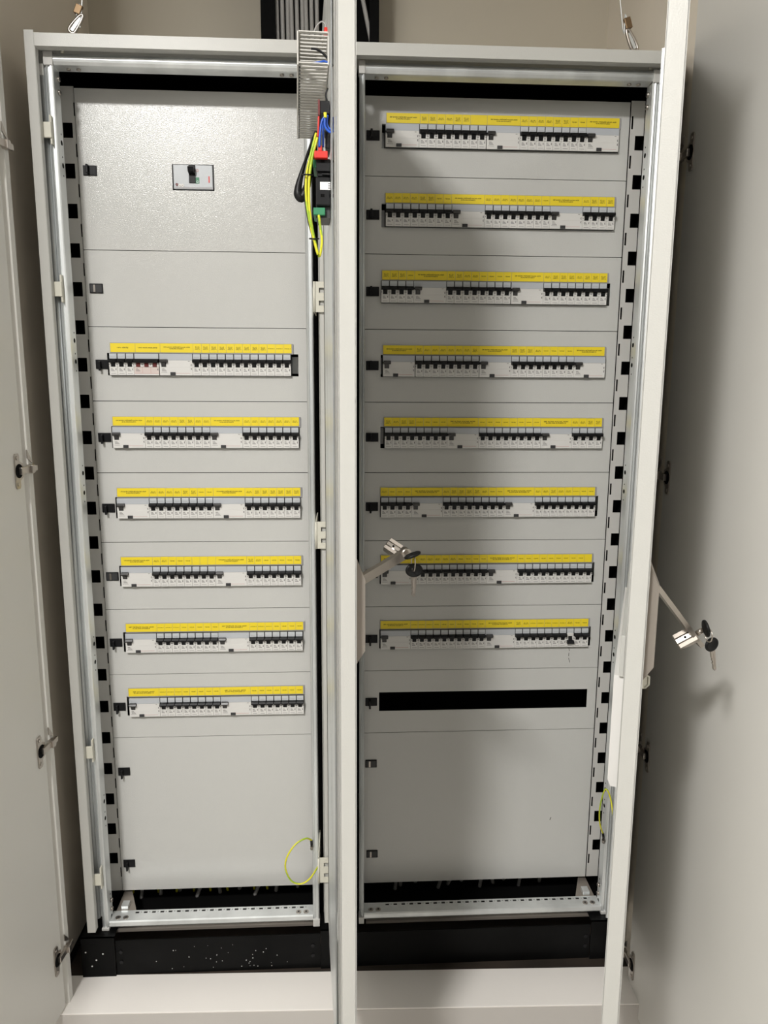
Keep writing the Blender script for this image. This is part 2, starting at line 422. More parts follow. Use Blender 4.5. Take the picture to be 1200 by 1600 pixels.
plates['L9'] = plate(LX0, LX1, -1.350, -1.732, None, [(-.5395, -1.431, 2), (-.5400, -1.662, 2)])
rm = [0, 0, 0, 0, 0, 2, 2, 2, 2]
for k in range(9):
    plates['r%d' % k] = plate(RX0, RX1, -ROWH*k, -ROWH*(k+1)+G, slot(k, SLR), [(lxr, -ROWH*k-.0735, rm[k])])
plates['R9'] = plate(RX0, RX1, -1.350, -1.732, None, [(.0205, -1.425, 1), (.0235, -1.655, 1)])
# pen mark under the breaker that is off, scratches on the bottom plates
m = MB(PRINT)
pm = [at(889, 1012, -.0002), at(889.5, 1018, -.0002)]
for a, b in (((889, 1012), (889.5, 1017)), ((889, 1020), (888.5, 1025)), ((888.5, 1028), (890, 1035))):
    m.tube([at(*a, -.0002), at(*b, -.0002)], .0006, n=5)
part('pen_mark', m, 'short broken dark pen mark', parent=plates['r7'])
m = MB(PRINT)
m.tube([at(861, 1277, -.0002), at(859, 1281, -.0002)], .0009, n=5)
part('pen_mark', m, 'tiny dark dot', parent=plates['R9'])
# DIN rails
for k in range(6): part('din_rail', MB(GALV).box(SLL[0]-.012, SLL[1]+.012, .040, .047, -ROWH*(k+3)-.0915, -ROWH*(k+3)-.0565))
for k in range(8): part('din_rail', MB(GALV).box(SLR[0]-.012, SLR[1]+.012, .040, .047, -ROWH*k-.0915, -ROWH*k-.0565))
part('din_rail', MB(GALV).box(SLR[0]-.012, SLR[1]+.03, .050, .057, -ROWH*8-.066, -ROWH*8-.044))
part('shade_backing', MB(INNER).box(LX0, LX1, .10, .102, -1.72, .01))  # black sheets put in for the darkness behind the slots
part('shade_backing', MB(INNER).box(RX0, RX1, .10, .102, -1.72, .01))
# plinth
PY = -.1185
m = MB(PLINTH); m.box(-.533, -.083, PY+.004, PY+.007, NFL, -1.772)
for x, z in ((-.522, -1.80), (-.522, -1.825), (-.10, -1.80), (-.10, -1.825)): m.cyl((x, PY+.004, z), (x, PY+.002, z), .004, m=BLACK, n=12)
for _ in range(34):
    x = random.gauss(-.27, .07); z = random.uniform(-1.85, -1.79); r = random.uniform(.0004, .0013)
    if -.53 < x < -.085: m.cyl((x, PY+.004, z), (x, PY+.0036, z), r, m=SPECK, n=6)
part('plinth_panel', m)
m = MB(PLINTH); m.box(.0, .530, PY+.004, PY+.007, NFL, -1.772)
for x, z in ((.520, -1.80), (.520, -1.825)): m.cyl((x, PY+.004, z), (x, PY+.002, z), .004, m=BLACK, n=12)
part('plinth_panel', m)
for x0, x1 in ((-.6065, -.534), (-.082, -.001), (.531, .600)):
    m = MB(PLINTH); m.box(x0, x1, PY, PY+.003, NFL, -1.760); m.box(x0, x1, PY, PY+.06, -1.7615, -1.760)
    if x0 < -.5:
        for x, z in ((-.597, -1.795), (-.575, -1.815), (-.585, -1.83), (-.56, -1.80)): m.cyl((x, PY, z), (x, PY-.0004, z), .0018, m=SPECK, n=8)
    part('plinth_corner', m)
m = MB(DULLST)
m.box(-.55, -.085, PY+.03, PY+.05, -1.771, -1.765); m.box(.02, .55, PY+.03, PY+.05, -1.771, -1.765)
part('plinth_top_angle', m)
part('bottom_gland_plate', MB(INNER).box(CX0+.01, CX1-.01, .0, YB-.01, -1.80, -1.795))  # black colour imitates the shade in the bottom opening
# lifting bolts
def bolt(p):
    m = MB(CREAM); p = Vector(p); m.cyl(p, p+Vector((0, 0, .003)), .017, n=20); m.cyl(p+Vector((0, 0, .003)), p+Vector((0, 0, .009)), .009, .007, n=6)
    part('lifting_bolt', m)
bolt((-.545, -.07, ZT)); bolt((.5605, -.07, ZT))

# doors of the cabinet
def frame2(H, E):
    H = Vector((*H, 0)); E = Vector((*E, 0)); d = (E-H).normalized(); return H, d, (E-H).length
def swing_door(H, E, thick, nin, z0, z1, name='swing_door'):
    """H hinge end of inner face, E free end of inner face, nin unit-ish direction the inner face looks to"""
    H, d, L = frame2(H, E); n = Vector((-d.y, d.x, 0)); n = n if n.dot(Vector(nin+(0,))) > 0 else -n
    P = lambda v: H+d*v[0]+n*v[1]+Vector((0, 0, v[2]))   # s, n (towards inside), z
    m = MB(SHELL)
    m.box(0, L, -thick, -thick+.002, z0, z1, xf=P)                       # skin
    m.box(L-.0015, L, -thick, 0, z0, z1, xf=P, bev=.0006)               # free edge flange
    m.box(0, .0015, -thick, 0, z0, z1, xf=P)
    m.box(0, L, -thick, 0, z0, z0+.0015, xf=P); m.box(0, L, -thick, 0, z1-.0015, z1, xf=P)
    m.box(L-.016, L, -.0015, 0, z0, z1, xf=P); m.box(0, .016, -.0015, 0, z0, z1, xf=P)
    m.box(0, L, -.0015, 0, z0, z0+.016, xf=P); m.box(0, L, -.0015, 0, z1-.016, z1, xf=P)
    o = part(name, m)
    return o, P, L
dm, PM, LM = swing_door((-.0655, -.120), (-.0352, -.652), .0232, (-1, 0), -1.715, .044)
dr, PR, LR = swing_door((.573, -.122), (.3465, -.680), .0245, (-1, -.1), -1.715, .044)
# stiffeners with perforations on the inner face
def stiff(door, P, s0, s1, n1, mm, z0, z1, pitch=.025, name='stiffener_rail'):
    hs = []; z = z0+.03
    while z < z1-.02: hs.append(((s0+s1)/2-.003, (s0+s1)/2+.003, z, z+.008)); z += pitch
    m = MB(mm); m.sheet(s0, s1, z0, z1, hs, n1-.0015, n1, lambda a, b, t: P((a, t, b)))
    m.box(s0, s0+.0015, .0003, n1, z0, z1, xf=P); m.box(s1-.0015, s1, .0003, n1, z0, z1, xf=P)
    return part(name, m, parent=door)
sM = lambda Y: (-.120-Y)/.532*LM
stiff(dm, PM, sM(-.130), sM(-.170), .009, SHELL, -1.70, .03)
stiff(dm, PM, sM(-.250), sM(-.545), .002, GALV, -1.69, .03)
stiff(dm, PM, LM-.034, LM-.020, .0022, SHELL, -1.70, .03)
stiff(dr, PR, .04, .07, .010, GALV, -1.70, .03)
# hinges between post and middle door
for v0, v1 in ((440, 488), (815, 857), (1340, 1378)):
    a = at(490+(v0-440)*.008, v0, -.174); b = at(509, v1, -.174)
    x0 = a.x; x1 = -.0628; H_ = a.z-b.z
    m = MB(CREAM); hs = [(x1-.009, x1+.001, a.z-H_*.36, a.z-H_*.20), (x1-.009, x1+.001, a.z-H_*.78, a.z-H_*.62)]
    m.sheet(x0, x1, b.z, a.z, hs, -.176, -.174, lambda p, q, t: Vector((p, t, q)))
    m.box(x0, x0+.002, -.174, FY+.02, b.z, a.z); m.cyl((x0+.001, -.1765, b.z), (x0+.001, -.1765, a.z), .0022)
    part('hinge', m, parent=dm)
# document pocket on the right door
z_a, z_b, z_c = at(970, 993, -.64).z, at(966, 1057, -.64).z, at(958, 1231, -.64).z
m = MB(SHELL)
m.box(.10, LR-.040, .0005, .007, z_b, z_a, xf=PR, bev=.001)
pk = [PR((.08, .0005, z_b)), PR((.08, .0135, z_b)), PR((.08, .0135, z_c+.010)), PR((.08, .009, z_c)), PR((.08, .0005, z_c))]
m.prism(pk, PR((LR-.045, 0, 0))-PR((.08, 0, 0)), m=WHITE)
part('document_pocket', m, 'white document pocket', parent=dr)
# swing handles on the outer faces (pulled out)
def handle(door, P, L, th, zt, zb, lever_to, name):
    c = L-.030
    m = MB(DULLST)
    H_ = zt-zb
    side = lambda s_: [P((s_, -th-.0003, zt)), P((s_, -th-.013, zt-.030)), P((s_, -th-.013, zb+.020)), P((s_, -th-.0003, zb))]
    m.prism(side(c-.012), P((c+.014, 0, 0))-P((c-.012, 0, 0)))
    part('handle_body', m, parent=door)
    # lever
    a = P((c, -th-.010, zt-.033)); b = Vector(lever_to)
    ax = (b-a).normalized(); return a, b, ax
def lever(door, a, b, ax, wv, tv, w_, t_):
    m = MB(CHROME); wv = Vector(wv); wv = (wv-ax*wv.dot(ax)).normalized(); tv = ax.cross(wv).normalized()
    pts = [a-wv*w_/2-tv*t_/2, a+wv*w_/2-tv*t_/2, a+wv*w_/2+tv*t_/2, a-wv*w_/2+tv*t_/2]
    m.prism(pts, b-a)
    part('handle_lever', m, 'bare metal lever', parent=door)
    return wv, tv
# middle door handle: lever rises to the right
a, b, ax = handle(dm, PM, LM, .0232, at(558, 868, -.62).z, at(560, 1033, -.62).z, at(640, 858, -.60), '')
a = at(566, 905, -.615); b = at(636, 863, -.585); ax = (b-a).normalized()
wv, tv = lever(dm, a, b, ax, (0.2, -.25, 1), None, .016, .006)
m = MB(CHROME)
def lock_head(m, base, axis, up, r=.0115, l=.022):
    axis = Vector(axis).normalized()
    m.cyl(base, base+axis*l, r, r*.95, n=18)
    t_ = axis.orthogonal().normalized(); up = (Vector(up)-axis*Vector(up).dot(axis)).normalized(); sd = axis.cross(up)
    for k in (-1, 0, 1):
        p = base+axis*(l*.5)+sd*(k*r*.62)+up*r*.78
        m.prism([p-axis*l*.45-sd*r*.22, p-axis*l*.45+sd*r*.22, p+axis*l*.45+sd*r*.22, p+axis*l*.45-sd*r*.22], up*r*.22, m=CHROME if k == 0 else DULLST)
    m.cyl(base+axis*(l*.5)+up*r*.9, base+axis*(l*.5)+up*r*1.06, r*.16, m=INNER, n=8)
lock_head(m, at(626, 866, -.575), at(602, 850, -.560)-at(626, 866, -.575), at(614, 840, -.60)-at(614, 858, -.57), r=.0105, l=.024)
part('lock_barrel', m, parent=dm)
m = MB(CHROME); k0 = at(631, 862, -.587); k1 = at(640, 868, -.600)
m.cyl(k0, k0+(k1-k0)*.55, .0075, .007, n=18, m=CHROME); part('lock_barrel', m, parent=dm)
# right door handle: lever drops to the right
handle(dr, PR, LR, .0245, at(1014, 876, -.65).z, at(1004, 1052, -.65).z, at(1095, 1010, -.6), '')
a2 = at(1021, 910, -.655); b2 = at(1093, 1006, -.60); ax2 = (b2-a2).normalized()
lever(dr, a2, b2, ax2, (0, 1, 0), None, .016, .0065)
m = MB(CHROME); lock_head(m, at(1086, 990, -.605), at(1052, 1008, -.600)-at(1086, 990, -.605), at(1064, 985, -.66)-at(1069, 999, -.60), r=.0125, l=.030)
part('lock_barrel', m, parent=dr)
m = MB(CHROME); q0 = at(1087, 991, -.605); q1 = at(1097, 985, -.615)
m.cyl(q0, q1, .004, n=12); part('lock_barrel', m, parent=dr)
m = MB(CREAM); p = at(1007, 1066, -.64)
m.box(p.x-.004, p.x+.004, p.y, p.y+.004, p.z-.010, p.z+.010, bev=.001); m.tube([p+Vector((.002, 0, .010)), p+Vector((.006, 0, .008)), p+Vector((.006, 0, -.004)), p+Vector((.001, 0, -.008))], .0018, n=6)
part('rod_guide', m, parent=dr)

# ------------------------------------------------------------------ modular devices
W = .0168; ZH = .0440; YM = -.009
ordn = ['first', 'second', 'third', 'fourth', 'fifth', 'sixth', 'seventh', 'eighth', 'ninth', 'tenth', 'eleventh', 'twelfth', 'thirteenth', 'fourteenth', 'fifteenth', 'sixteenth', 'seventeenth', 'eighteenth', 'nineteenth', 'twentieth']
def scribble(m, x, z, wd, y, rows=3, mt=PRINT):
    for r in range(rows):
        l = wd*(.55, .8, 1.0)[r % 3]
        m.box(x, x+l, y-.00012, y, z-r*.0022-.0008, z-r*.0022, m=mt)
def marks(m, x, z, y):
    m.box(x, x+.0011, y-.00012, y, z-.0035, z, m=PRINT); m.box(x+.0011, x+.0022, y-.00012, y, z-.0008, z, m=PRINT); m.box(x+.0011, x+.0020, y-.00012, y, z-.0035, z-.0027, m=PRINT)
def housing_common(m, n):
    wd = W*n; e = .0002
    m.box(e, wd-e, YM+.003, .038, -ZH, 0, m=DGREY)                       # deep body
    m.box(e, wd-e, YM, YM+.003, -ZH, -.0272, m=WHITE, bev=.0004)          # lower front
    m.box(e, wd-e, YM+.0018, YM+.003, -.0272, -.0105, m=BLACK)
def make_breaker(off=False):
    root = empty('circuit_breaker')
    m = MB(WHITE); housing_common(m, 1)
    for a, b in ((.0002, W*.235), (W*.765, W-.0002)): m.box(a, b, YM-.001, YM+.0018, -.0272, -.0185, m=WHITE, bev=.0003)
    m.box(W*.90, W*.97, YM-.0012, YM-.001, -.0238, -.0222, m=PRINT); m.box(W*.03, W*.10, YM-.0012, YM-.001, -.0238, -.0222, m=PRINT)
    scribble(m, W*.20, -.0305, W*.42, YM); marks(m, W*.76, -.0305, YM)
    m.box(W*.2, W*.8, YM-.0001, YM, -.0408, -.0403, m=PRINT)
    o = m.build('housing', root)
    wn = MB(WINDOW); wn.box(W*.07, W*.95, YM+.0004, YM+.003, -.0110, -.0008, bev=.0003); wn.box(W*.2, W*.8, YM+.0003, YM+.0004, -.0075, -.0070, m=HOLD)
    wn.build('label_window', o)
    t_ = MB(BLACK)
    if not off:
        t_.prism([Vector((W*.04, YM+.002, -.0110)), Vector((W*.04, YM-.0065, -.0118)), Vector((W*.04, YM-.0085, -.0145)), Vector((W*.04, YM-.0070, -.0180)), Vector((W*.04, YM+.002, -.0190))], (W*.92, 0, 0))
        t_.prism([Vector((W*.27, YM+.0015, -.0185)), Vector((W*.27, YM-.0040, -.0185)), Vector((W*.27, YM-.0005, -.0270)), Vector((W*.27, YM+.0015, -.0270))], (W*.46, 0, 0))
    else:
        t_.prism([Vector((W*.04, YM+.002, -.0270)), Vector((W*.04, YM-.0070, -.0285)), Vector((W*.04, YM-.0090, -.0320)), Vector((W*.04, YM-.0065, -.0345)), Vector((W*.04, YM+.0005, -.0345))], (W*.92, 0, 0))
        t_.prism([Vector((W*.27, YM+.0015, -.0180)), Vector((W*.27, YM-.0005, -.0180)), Vector((W*.27, YM-.0050, -.0285)), Vector((W*.27, YM+.0015, -.0285))], (W*.46, 0, 0))
        t_.box(W*.05, W*.95, YM-.0006, YM+.0016, -.0180, -.0112, m=WHITE, bev=.0003)
    t_.build('toggle', root)
    return root
def make_rcd():
    root = empty('residual_current_breaker'); n = 4; wd = W*n; e = .0002
    m = MB(WHITE)
    m.box(e, wd-e, YM+.003, .038, -ZH, 0, m=DGREY)
    m.box(e, wd-e, YM, YM+.003, -ZH, -.0272, m=WHITE, bev=.0004)
    m.box(W*1.02, wd-e, YM, YM+.003, -.0272, -.0135, m=WHITE)
    m.box(e, W*1.02, YM+.0018, YM+.003, -.0272, -.0105, m=BLACK)
    for a, b in ((.0002, W*.22), (W*.80, W*1.02)): m.box(a, b, YM, YM+.0018, -.0272, -.0175, m=WHITE)
    scribble(m, W*.28, -.0305, W*.55, YM); scribble(m, W*3.45, -.0150, W*.4, YM, 1); marks(m, W*3.78, -.0215, YM); marks(m, W*3.78, -.0290, YM)
    m.box(W*1.9, W*3.7, YM-.0001, YM, -.0399, -.0394, m=mat_red_line); m.box(W*.2, W*.9, YM-.0001, YM, -.0385, -.0380, m=PRINT)
    h = m.build('housing', root)
    b = MB(RWINDOW); b.box(e, wd-e, YM+.0002, YM+.003, -.0133, -.0006, bev=.0003); b.build('label_window', h)
    b = MB(DGREY); b.box(W*1.28, W*1.92, YM-.0015, YM, -.0438, -.0375, bev=.0004); b.build('test_button', root)
    t_ = MB(RCT)
    t_.prism([Vector((W*.10, YM+.002, -.0110)), Vector((W*.10, YM-.0060, -.0120)), Vector((W*.10, YM-.0080, -.0150)), Vector((W*.10, YM-.0060, -.0180)), Vector((W*.10, YM+.002, -.0190))], (W*.88, 0, 0))
    t_.prism([Vector((W*.30, YM+.0015, -.0185)), Vector((W*.30, YM-.0035, -.0185)), Vector((W*.30, YM-.0003, -.0270)), Vector((W*.30, YM+.0015, -.0270))], (W*.44, 0, 0))
    t_.build('toggle', root)
    return root
mat_red_line = mat('faint_red_line', (.55, .25, .22), .5)
RCT = mat('charcoal_toggle', (.045, .043, .043), .35)
def make_three():
    root = empty('three_pole_breaker'); wd = W*3
    m = MB(WHITE); housing_common(m, 3)
    m.box(.0003, wd-.0003, YM-.0001, YM, -.0400, -.0275, m=PINKW)
    m.box(.0003, wd-.0003, YM-.0002, YM, -.0406, -.0400, m=mat_red_line)
    for k in (1, 2): m.box(W*k-.0002, W*k+.0002, YM-.0002, YM, -.0400, -.0275, m=mat_red_line)
    for k in range(4): m.box(max(.0002, W*k-W*.235), min(wd-.0002, W*k+W*.235), YM-.001, YM+.0018, -.0272, -.0185, m=WHITE, bev=.0003)
    for k in (1, 2): m.box(W*k-.0012, W*k+.0012, YM-.0012, YM-.001, -.0238, -.0222, m=PRINT)
    scribble(m, W*.2, -.0305, W*.5, YM-.0001); marks(m, W*2.8, -.0305, YM-.0001)
    h = m.build('housing', root)
    b = MB(WINDOW); b.box(W*.07, wd-W*.05, YM+.0004, YM+.003, -.0110, -.0008, bev=.0003); b.build('label_window', h)
    t_ = MB(BLACK)
    t_.prism([Vector((W*.04, YM+.002, -.0110)), Vector((W*.04, YM-.0065, -.0118)), Vector((W*.04, YM-.0085, -.0145)), Vector((W*.04, YM-.0070, -.0190)), Vector((W*.04, YM+.002, -.0195))], (wd-W*.08, 0, 0))
    for k in range(3): t_.box(W*(k+.27), W*(k+.73), YM-.0015, YM+.0017, -.0271, -.0192, m=DRED)
    t_.build('toggle', root, ).__setitem__('label', 'long black toggle bar over dark red stems')
    return root
protos = {'B': make_breaker(), 'O': make_breaker(True), 'R': make_rcd(), 'T': make_three()}
used = set()
def place(kind, x, z):
    o = protos[kind] if kind not in used else clone_tree(protos[kind]); used.add(kind)
    o.location = (x, 0, z); return o
rows_left = ['BBBT|R'+'B'*12]+['RBBBBBBBBRBBBBBBB']*5
rows_right = ['RBBBBBBBB|RBBBBBBBBR', 'BBBBBBBBRBBBBBBBBRBBBB', 'BBBBRBBBBBBBB|RBBBBBBBB', 'R|BBBBBBBB|RBBBBBBBBR', 'BBBBBBBBRBBBBBBBBRBBBB', 'BBBBRBBBBBBBBRBBBBBBBB', 'RBBBBBBBBBBRBBBBBBBBBB', 'RBBBBBBBBBBRBBBBBBBOBB']
xs_right = [.0580, .0594, .0510, .0552, .0598, .0526, .0535, .0537]
xs_left = [-.5060, -.5076, -.5064, -.5064, -.5050, -.5046]
def do_row(spec, x, z, where, bay, grp):
    nb = nr = 0; tot = sum(c in 'BO' for c in spec)
    for c in spec:
        if c == '|': x += .0010; continue
        o = place(c, x, z)
        if c in 'BO':
            o.name = 'circuit_breaker'
            if c == 'B': tag(o, 'black-toggle breaker, %s of %d from the left in the %s of %s' % (ordn[nb], tot, where, bay), 'circuit breaker', grp)
            else: tag(o, 'only breaker with its black toggle switched down, in the %s of %s' % (where, bay), 'circuit breaker', grp)
            nb += 1; x += W
        elif c == 'R':
            tag(o, 'wide white residual-current switch, %s from the left in the %s of %s' % (ordn[nr], where, bay), 'residual current switch', 'residual current switches in the '+bay)
            nr += 1; x += 4*W
        else:
            tag(o, 'three-pole breaker with one long black toggle over red stems, left bay', 'circuit breaker'); x += 3*W
    return x
rw_l = ['top breaker row', 'second breaker row', 'third breaker row', 'fourth breaker row', 'fifth breaker row', 'bottom breaker row']
rw_r = ['top breaker row', 'second breaker row', 'third breaker row', 'fourth breaker row', 'fifth breaker row', 'sixth breaker row', 'seventh breaker row', 'bottom breaker row']
for k in range(6): do_row(rows_left[k], xs_left[k], -ROWH*(k+3)-.0520, rw_l[k], 'left bay', 'breakers in the left bay')
for k in range(8): do_row(rows_right[k], xs_right[k], -ROWH*k-.0520, rw_r[k], 'right bay', 'breakers in the right bay')

# ------------------------------------------------------------------ yellow label strips
# R = title over a residual current switch; other letters one module: h three lines, t two lines, y spare, w one word, b blank
lab_left = ['{UPS GİRİŞ}{UPS ANA BESLEME}Rhhhhhhhhhwww', 'RtttthhttRttttttt', 'RtttthhyyRthhhhhh', 'RttyyybbbRhtyyyyy', 'RwwwyyyyyRwwwyyyy', 'RwwwyyyyyRyyyyyyy']
lab_right = ['Rhhtthh*RtttthhyyR', 'tttthhyyRtttttttyRthhh', 'hhhyRhhttyyyyRthhhthhh', 'RhtttttthRhhhtyyyyR', 'hthhwyyyRyyyyyyyyRtthh', 'tyyyRthhhhtyyRtthttwyy', 'RttttttyyyyRyyyyyyyyyb', 'RwwwyyyyyyyRhtwwwwwtyy']
brand = {'l0': 'UPS BANKO PRİZLERİ', 'l1': 'UPS BANKO PRİZLERİ', 'l2': 'UPS BANKO PRİZLERİ', 'l3': 'UPS BANKO PRİZLERİ', 'l4': 'SBP TEMİZLİK', 'l5': 'SBP WC', 'r0': 'SBP BANKO PRİZLERİ', 'r1': 'SBP BANKO PRİZLERİ', 'r2': 'SBP BANKO PRİZLERİ', 'r3': 'SBP BANKO PRİZLERİ', 'r4': 'SBP KLİMA', 'r5': 'SBP KLİMA', 'r6': 'KLİMA PRİZ', 'r7': 'SBP AYDINLATMA'}
cnt = {'l': 0, 'r': 0}; sm = [0]
def do_labels(spec, x, z, key, where, bay):
    side = key[0]
    root = tag(empty('label_strip', (x, 0, z)), 'yellow circuit label strip above the %s of %s' % (where, bay), 'label strip', 'yellow label strips above the breaker rows')
    items = []; i = 0
    while i < len(spec):
        c = spec[i]
        if c == '{': j = spec.index('}', i); items.append((3, spec[i+1:j], .0030)); i = j+1; continue
        if c == 'R': cnt[side] += 1; items.append((4, '%s KAÇAK AKIM\nKORUMA RÖLESİ-%d' % (brand[key], cnt[side]), .0030))
        elif c == '*': items.append((2, '', 0))
        elif c == 'b': items.append((1, '', 0))
        elif c == 'y': items.append((1, 'YEDEK', .0027))
        else:
            sm[0] += 1; n = sm[0] % 9+1
            items.append((1, {'h': 'B1-%02d\nPRİZ\nSIRA %d' % (n, n), 't': 'B1-%02d\nPRİZ %d' % (n, n), 'w': 'AYDIN %d' % n}[c], .0024))
        i += 1
    tot = sum(a for a, _, _ in items)*W
    xx = 0
    hd = MB(HOLD); hd.box(-.0006, tot+.003, -.0030, -.0002, -.0205, .0008, bev=.0003)
    o = hd.build('label_holder', root)
    for n, s_, size in items:
        j = random.uniform(-.0002, .0002)
        lb = MB(YEL); lb.box(xx+.00025, xx+n*W-.00025, -.0036, -.0031, -.0182+j, j, m=YEL)
        l = lb.build('label', root)
        if s_:
            me = text_mesh(s_, YPRINT, size, .00008 if n > 1 else .00004)
            t_ = bpy.data.objects.new('printed_text', me); COL.objects.link(t_); t_.parent = l
            wdt = max(v.co.x for v in me.vertices)-min(v.co.x for v in me.vertices)
            maxw = n*W*(.80 if n > 1 else (.62 if s_ == 'YEDEK' else .80))
            t_.scale = (min(1.6, maxw/wdt), 1, 1); t_.location = (xx+n*W/2, -.00375, -.0092)
        xx += n*W
for k in range(6): do_labels(lab_left[k], [-.5035, -.5070, -.5062, -.5064, -.5040, -.5062][k], -ROWH*(k+3)-.0315, 'l%d' % k, rw_l[k], 'left bay')
for k in range(8): do_labels(lab_right[k], [.0600, .0590, .0530, .0560, .0590, .0520, .0535, .0535][k], -ROWH*k-.0318, 'r%d' % k, rw_r[k], 'right bay')

# ------------------------------------------------------------------ main switch of the left bay
ms = tag(empty('moulded_case_breaker', (-.3232, 0, -.1588)), 'silver-faced main switch with black rocker lever in the large top left plate', 'main switch')
m = MB(WINDOW); m.box(-.0385, .0385, -.003, .05, -.0225, .0225, bev=.0006); m.box(-.0400, -.0382, -.0034, .045, -.0235, .0235, m=BLACK); m.box(.0382, .0400, -.0034, .045, -.0235, .0235, m=BLACK)
m.box(-.037, .037, -.0034, -.003, -.0215, -.0185, m=HOLD); m.box(.030, .0325, -.0033, -.003, -.010, .002, m=RED)
m.build('housing', ms)
m = MB(BLACK); m.box(-.0080, .0050, -.0045, -.003, -.0115, .0222, bev=.0005); m.prism([Vector((-.0075, -.0045, .004)), Vector((-.0075, -.018, .008)), Vector((-.0075, -.020, .016)), Vector((-.0075, -.0045, .021))], (.0115, 0, 0)); m.build('lever', ms)
m = MB(GREEN); m.box(.0052, .0120, -.0036, -.003, -.0120, -.0005); m.cyl((.0086, -.0036, -.0088), (.0086, -.0040, -.0088), .0024, m=WINDOW, n=14); m.cyl((.0086, -.0040, -.0088), (.0086, -.0041, -.0088), .0014, m=GREEN, n=14); m.build('position_mark', ms)
m = MB(mat_red_line); m.cyl((.0085, -.0030, .0125), (.0085, -.0034, .0125), .0026, n=16); m.cyl((.0085, -.0034, .0125), (.0085, -.0035, .0125), .0017, m=WINDOW, n=16); m.build('position_mark', ms)
m = MB(DRED); m.cyl((-.032, -.003, -.0145), (-.032, -.0042, -.0145), .0028, n=16); m.cyl((-.0265, -.003, -.0160), (-.0265, -.0040, -.0160), .0030, m=WHITE, n=16); m.cyl((-.0210, -.003, -.0160), (-.0210, -.0040, -.0160), .0030, m=WHITE, n=16)
m.box(-.0272, -.0258, -.0041, -.0040, -.0165, -.0155, m=DRED); m.box(-.0217, -.0203, -.0041, -.0040, -.0165, -.0155, m=DRED); m.build('test_button', ms)

# ------------------------------------------------------------------ gear on the middle door
def PMs(s_, n, z): return PM((s_, n, z))
sY = lambda Y: (-.120-Y)/.532*LM
# slotted wiring duct running along the door
s0, s1 = sY(-.16), sY(-.50); zt, zb = -.087, -.127; nd = .044
dct = tag(empty('wiring_duct', PM((s0, 0, zb))), 'light grey slotted wiring duct fixed high on the middle door', 'wiring duct')
def putw(o, par): o.parent = par; o.location = -Vector(par.location); return o
m = MB(DUCT); m.box(s0, s1, .0026, .0040, zb, zt, xf=PM)
s_ = s0
while s_ < s1-.003:
    for z in (zb, zt-.0014): m.box(s_, s_+.0068, .0040, nd-.001, z, z+.0014, xf=PM)
    s_ += .0125
m.box(s0, s1, nd-.003, nd-.001, zb, zb+.0018, xf=PM); m.box(s0, s1, nd-.003, nd-.001, zt-.0018, zt, xf=PM)
putw(m.build('duct_trough'), dct)
m = MB(DUCT); m.box(s0, s1, nd-.0005, nd+.0012, zb-.001, zt+.001, xf=PM, bev=.0004); putw(m.build('duct_cover'), dct)
# upper cut piece standing on end
def gear(name, label, cat, mbs, group=None):
    """mbs: list of (partname, MB); single -> one mesh"""
    if len(mbs) == 1: o = mbs[0][1].build(name); return tag(o, label, cat, group)
    r = empty(name, mbs[0][2] if len(mbs[0]) > 2 else (0, 0, 0)); tag(r, label, cat, group)
    for q in mbs: putw(q[1].build(q[0]), r)
    return r
YG = -.52
def bx(m, u0, v0, u1, v1, Y, dep, mm, bev=.0006):
    a = at(u0, v0, Y); b = at(u1, v1, Y); m.box(a.x, min(b.x, PM((sY(Y), 0, 0)).x-.0029) if b.x > a.x+.01 else b.x, Y, Y+dep, b.z, a.z, m=mm, bev=bev)
    return a, b
m1 = MB(BLACK); bx(m1, 500, 157, 528, 178, YG, .05, BLACK)
m2 = MB(DRED); bx(m2, 496.5, 155, 500.2, 180, YG-.001, .052, DRED)
gear('plug_connector', 'black plug-in terminal block with dark red end plate under the duct', 'terminal', [('body', m1, at(510, 170, YG)), ('end_plate', m2)])
m1 = MB(BLACK); bx(m1, 494, 248, 528, 268, YG, .055, BLACK); bx(m1, 496, 268, 528, 276, YG+.004, .05, BLACK); bx(m1, 493, 276, 528, 322, YG-.004, .06, BLACK, .002); bx(m1, 494, 322, 528, 341, YG+.004, .055, DGREY)
for u in (501, 515): bx(m1, u, 250, u+6, 254, YG-.0003, .002, INNER, .0001); bx(m1, u, 303, u+6, 308, YG-.0043, .002, INNER, .0001)
bx(m1, 503, 271, 528, 273, YG-.001, .01, DGREY)
m2 = MB(PAPER); a_, b_ = bx(m2, 500, 284, 524, 297, YG-.0048, .0006, PAPER, .0002)
for r_ in range(3): m2.box(a_.x+.011, a_.x+.018, YG-.0050, YG-.0048, a_.z-.0030-r_*.0028, a_.z-.0018-r_*.0028, m=PRINT)
m3 = MB(GREEN); bx(m3, 489, 249, 494, 262, YG+.002, .05, GREEN); bx(m3, 489.5, 324, 508, 336, YG-.003, .05, GREEN, .001)
gear('contactor', 'black contactor with white sticker and green terminals on the middle door', 'contactor', [('body', m1, at(510, 300, YG)), ('sticker', m2), ('green_terminal', m3)])
m1 = MB(RED); bx(m1, 491, 235, 512, 247, YG-.008, .02, RED, .001); bx(m1, 497, 227, 503, 236, YG-.006, .014, RED, .0008)
gear('wire_connector', 'bright red wire connector above the contactor', 'connector', [('x', m1)])
m1 = MB(BLACK); bx(m1, 508, 205, 528, 232, YG+.01, .045, BLACK); bx(m1, 506, 183, 528, 205, YG+.02, .035, DGREY)
gear('relay_socket', 'black relay socket between the plug block and the contactor', 'relay', [('x', m1)])
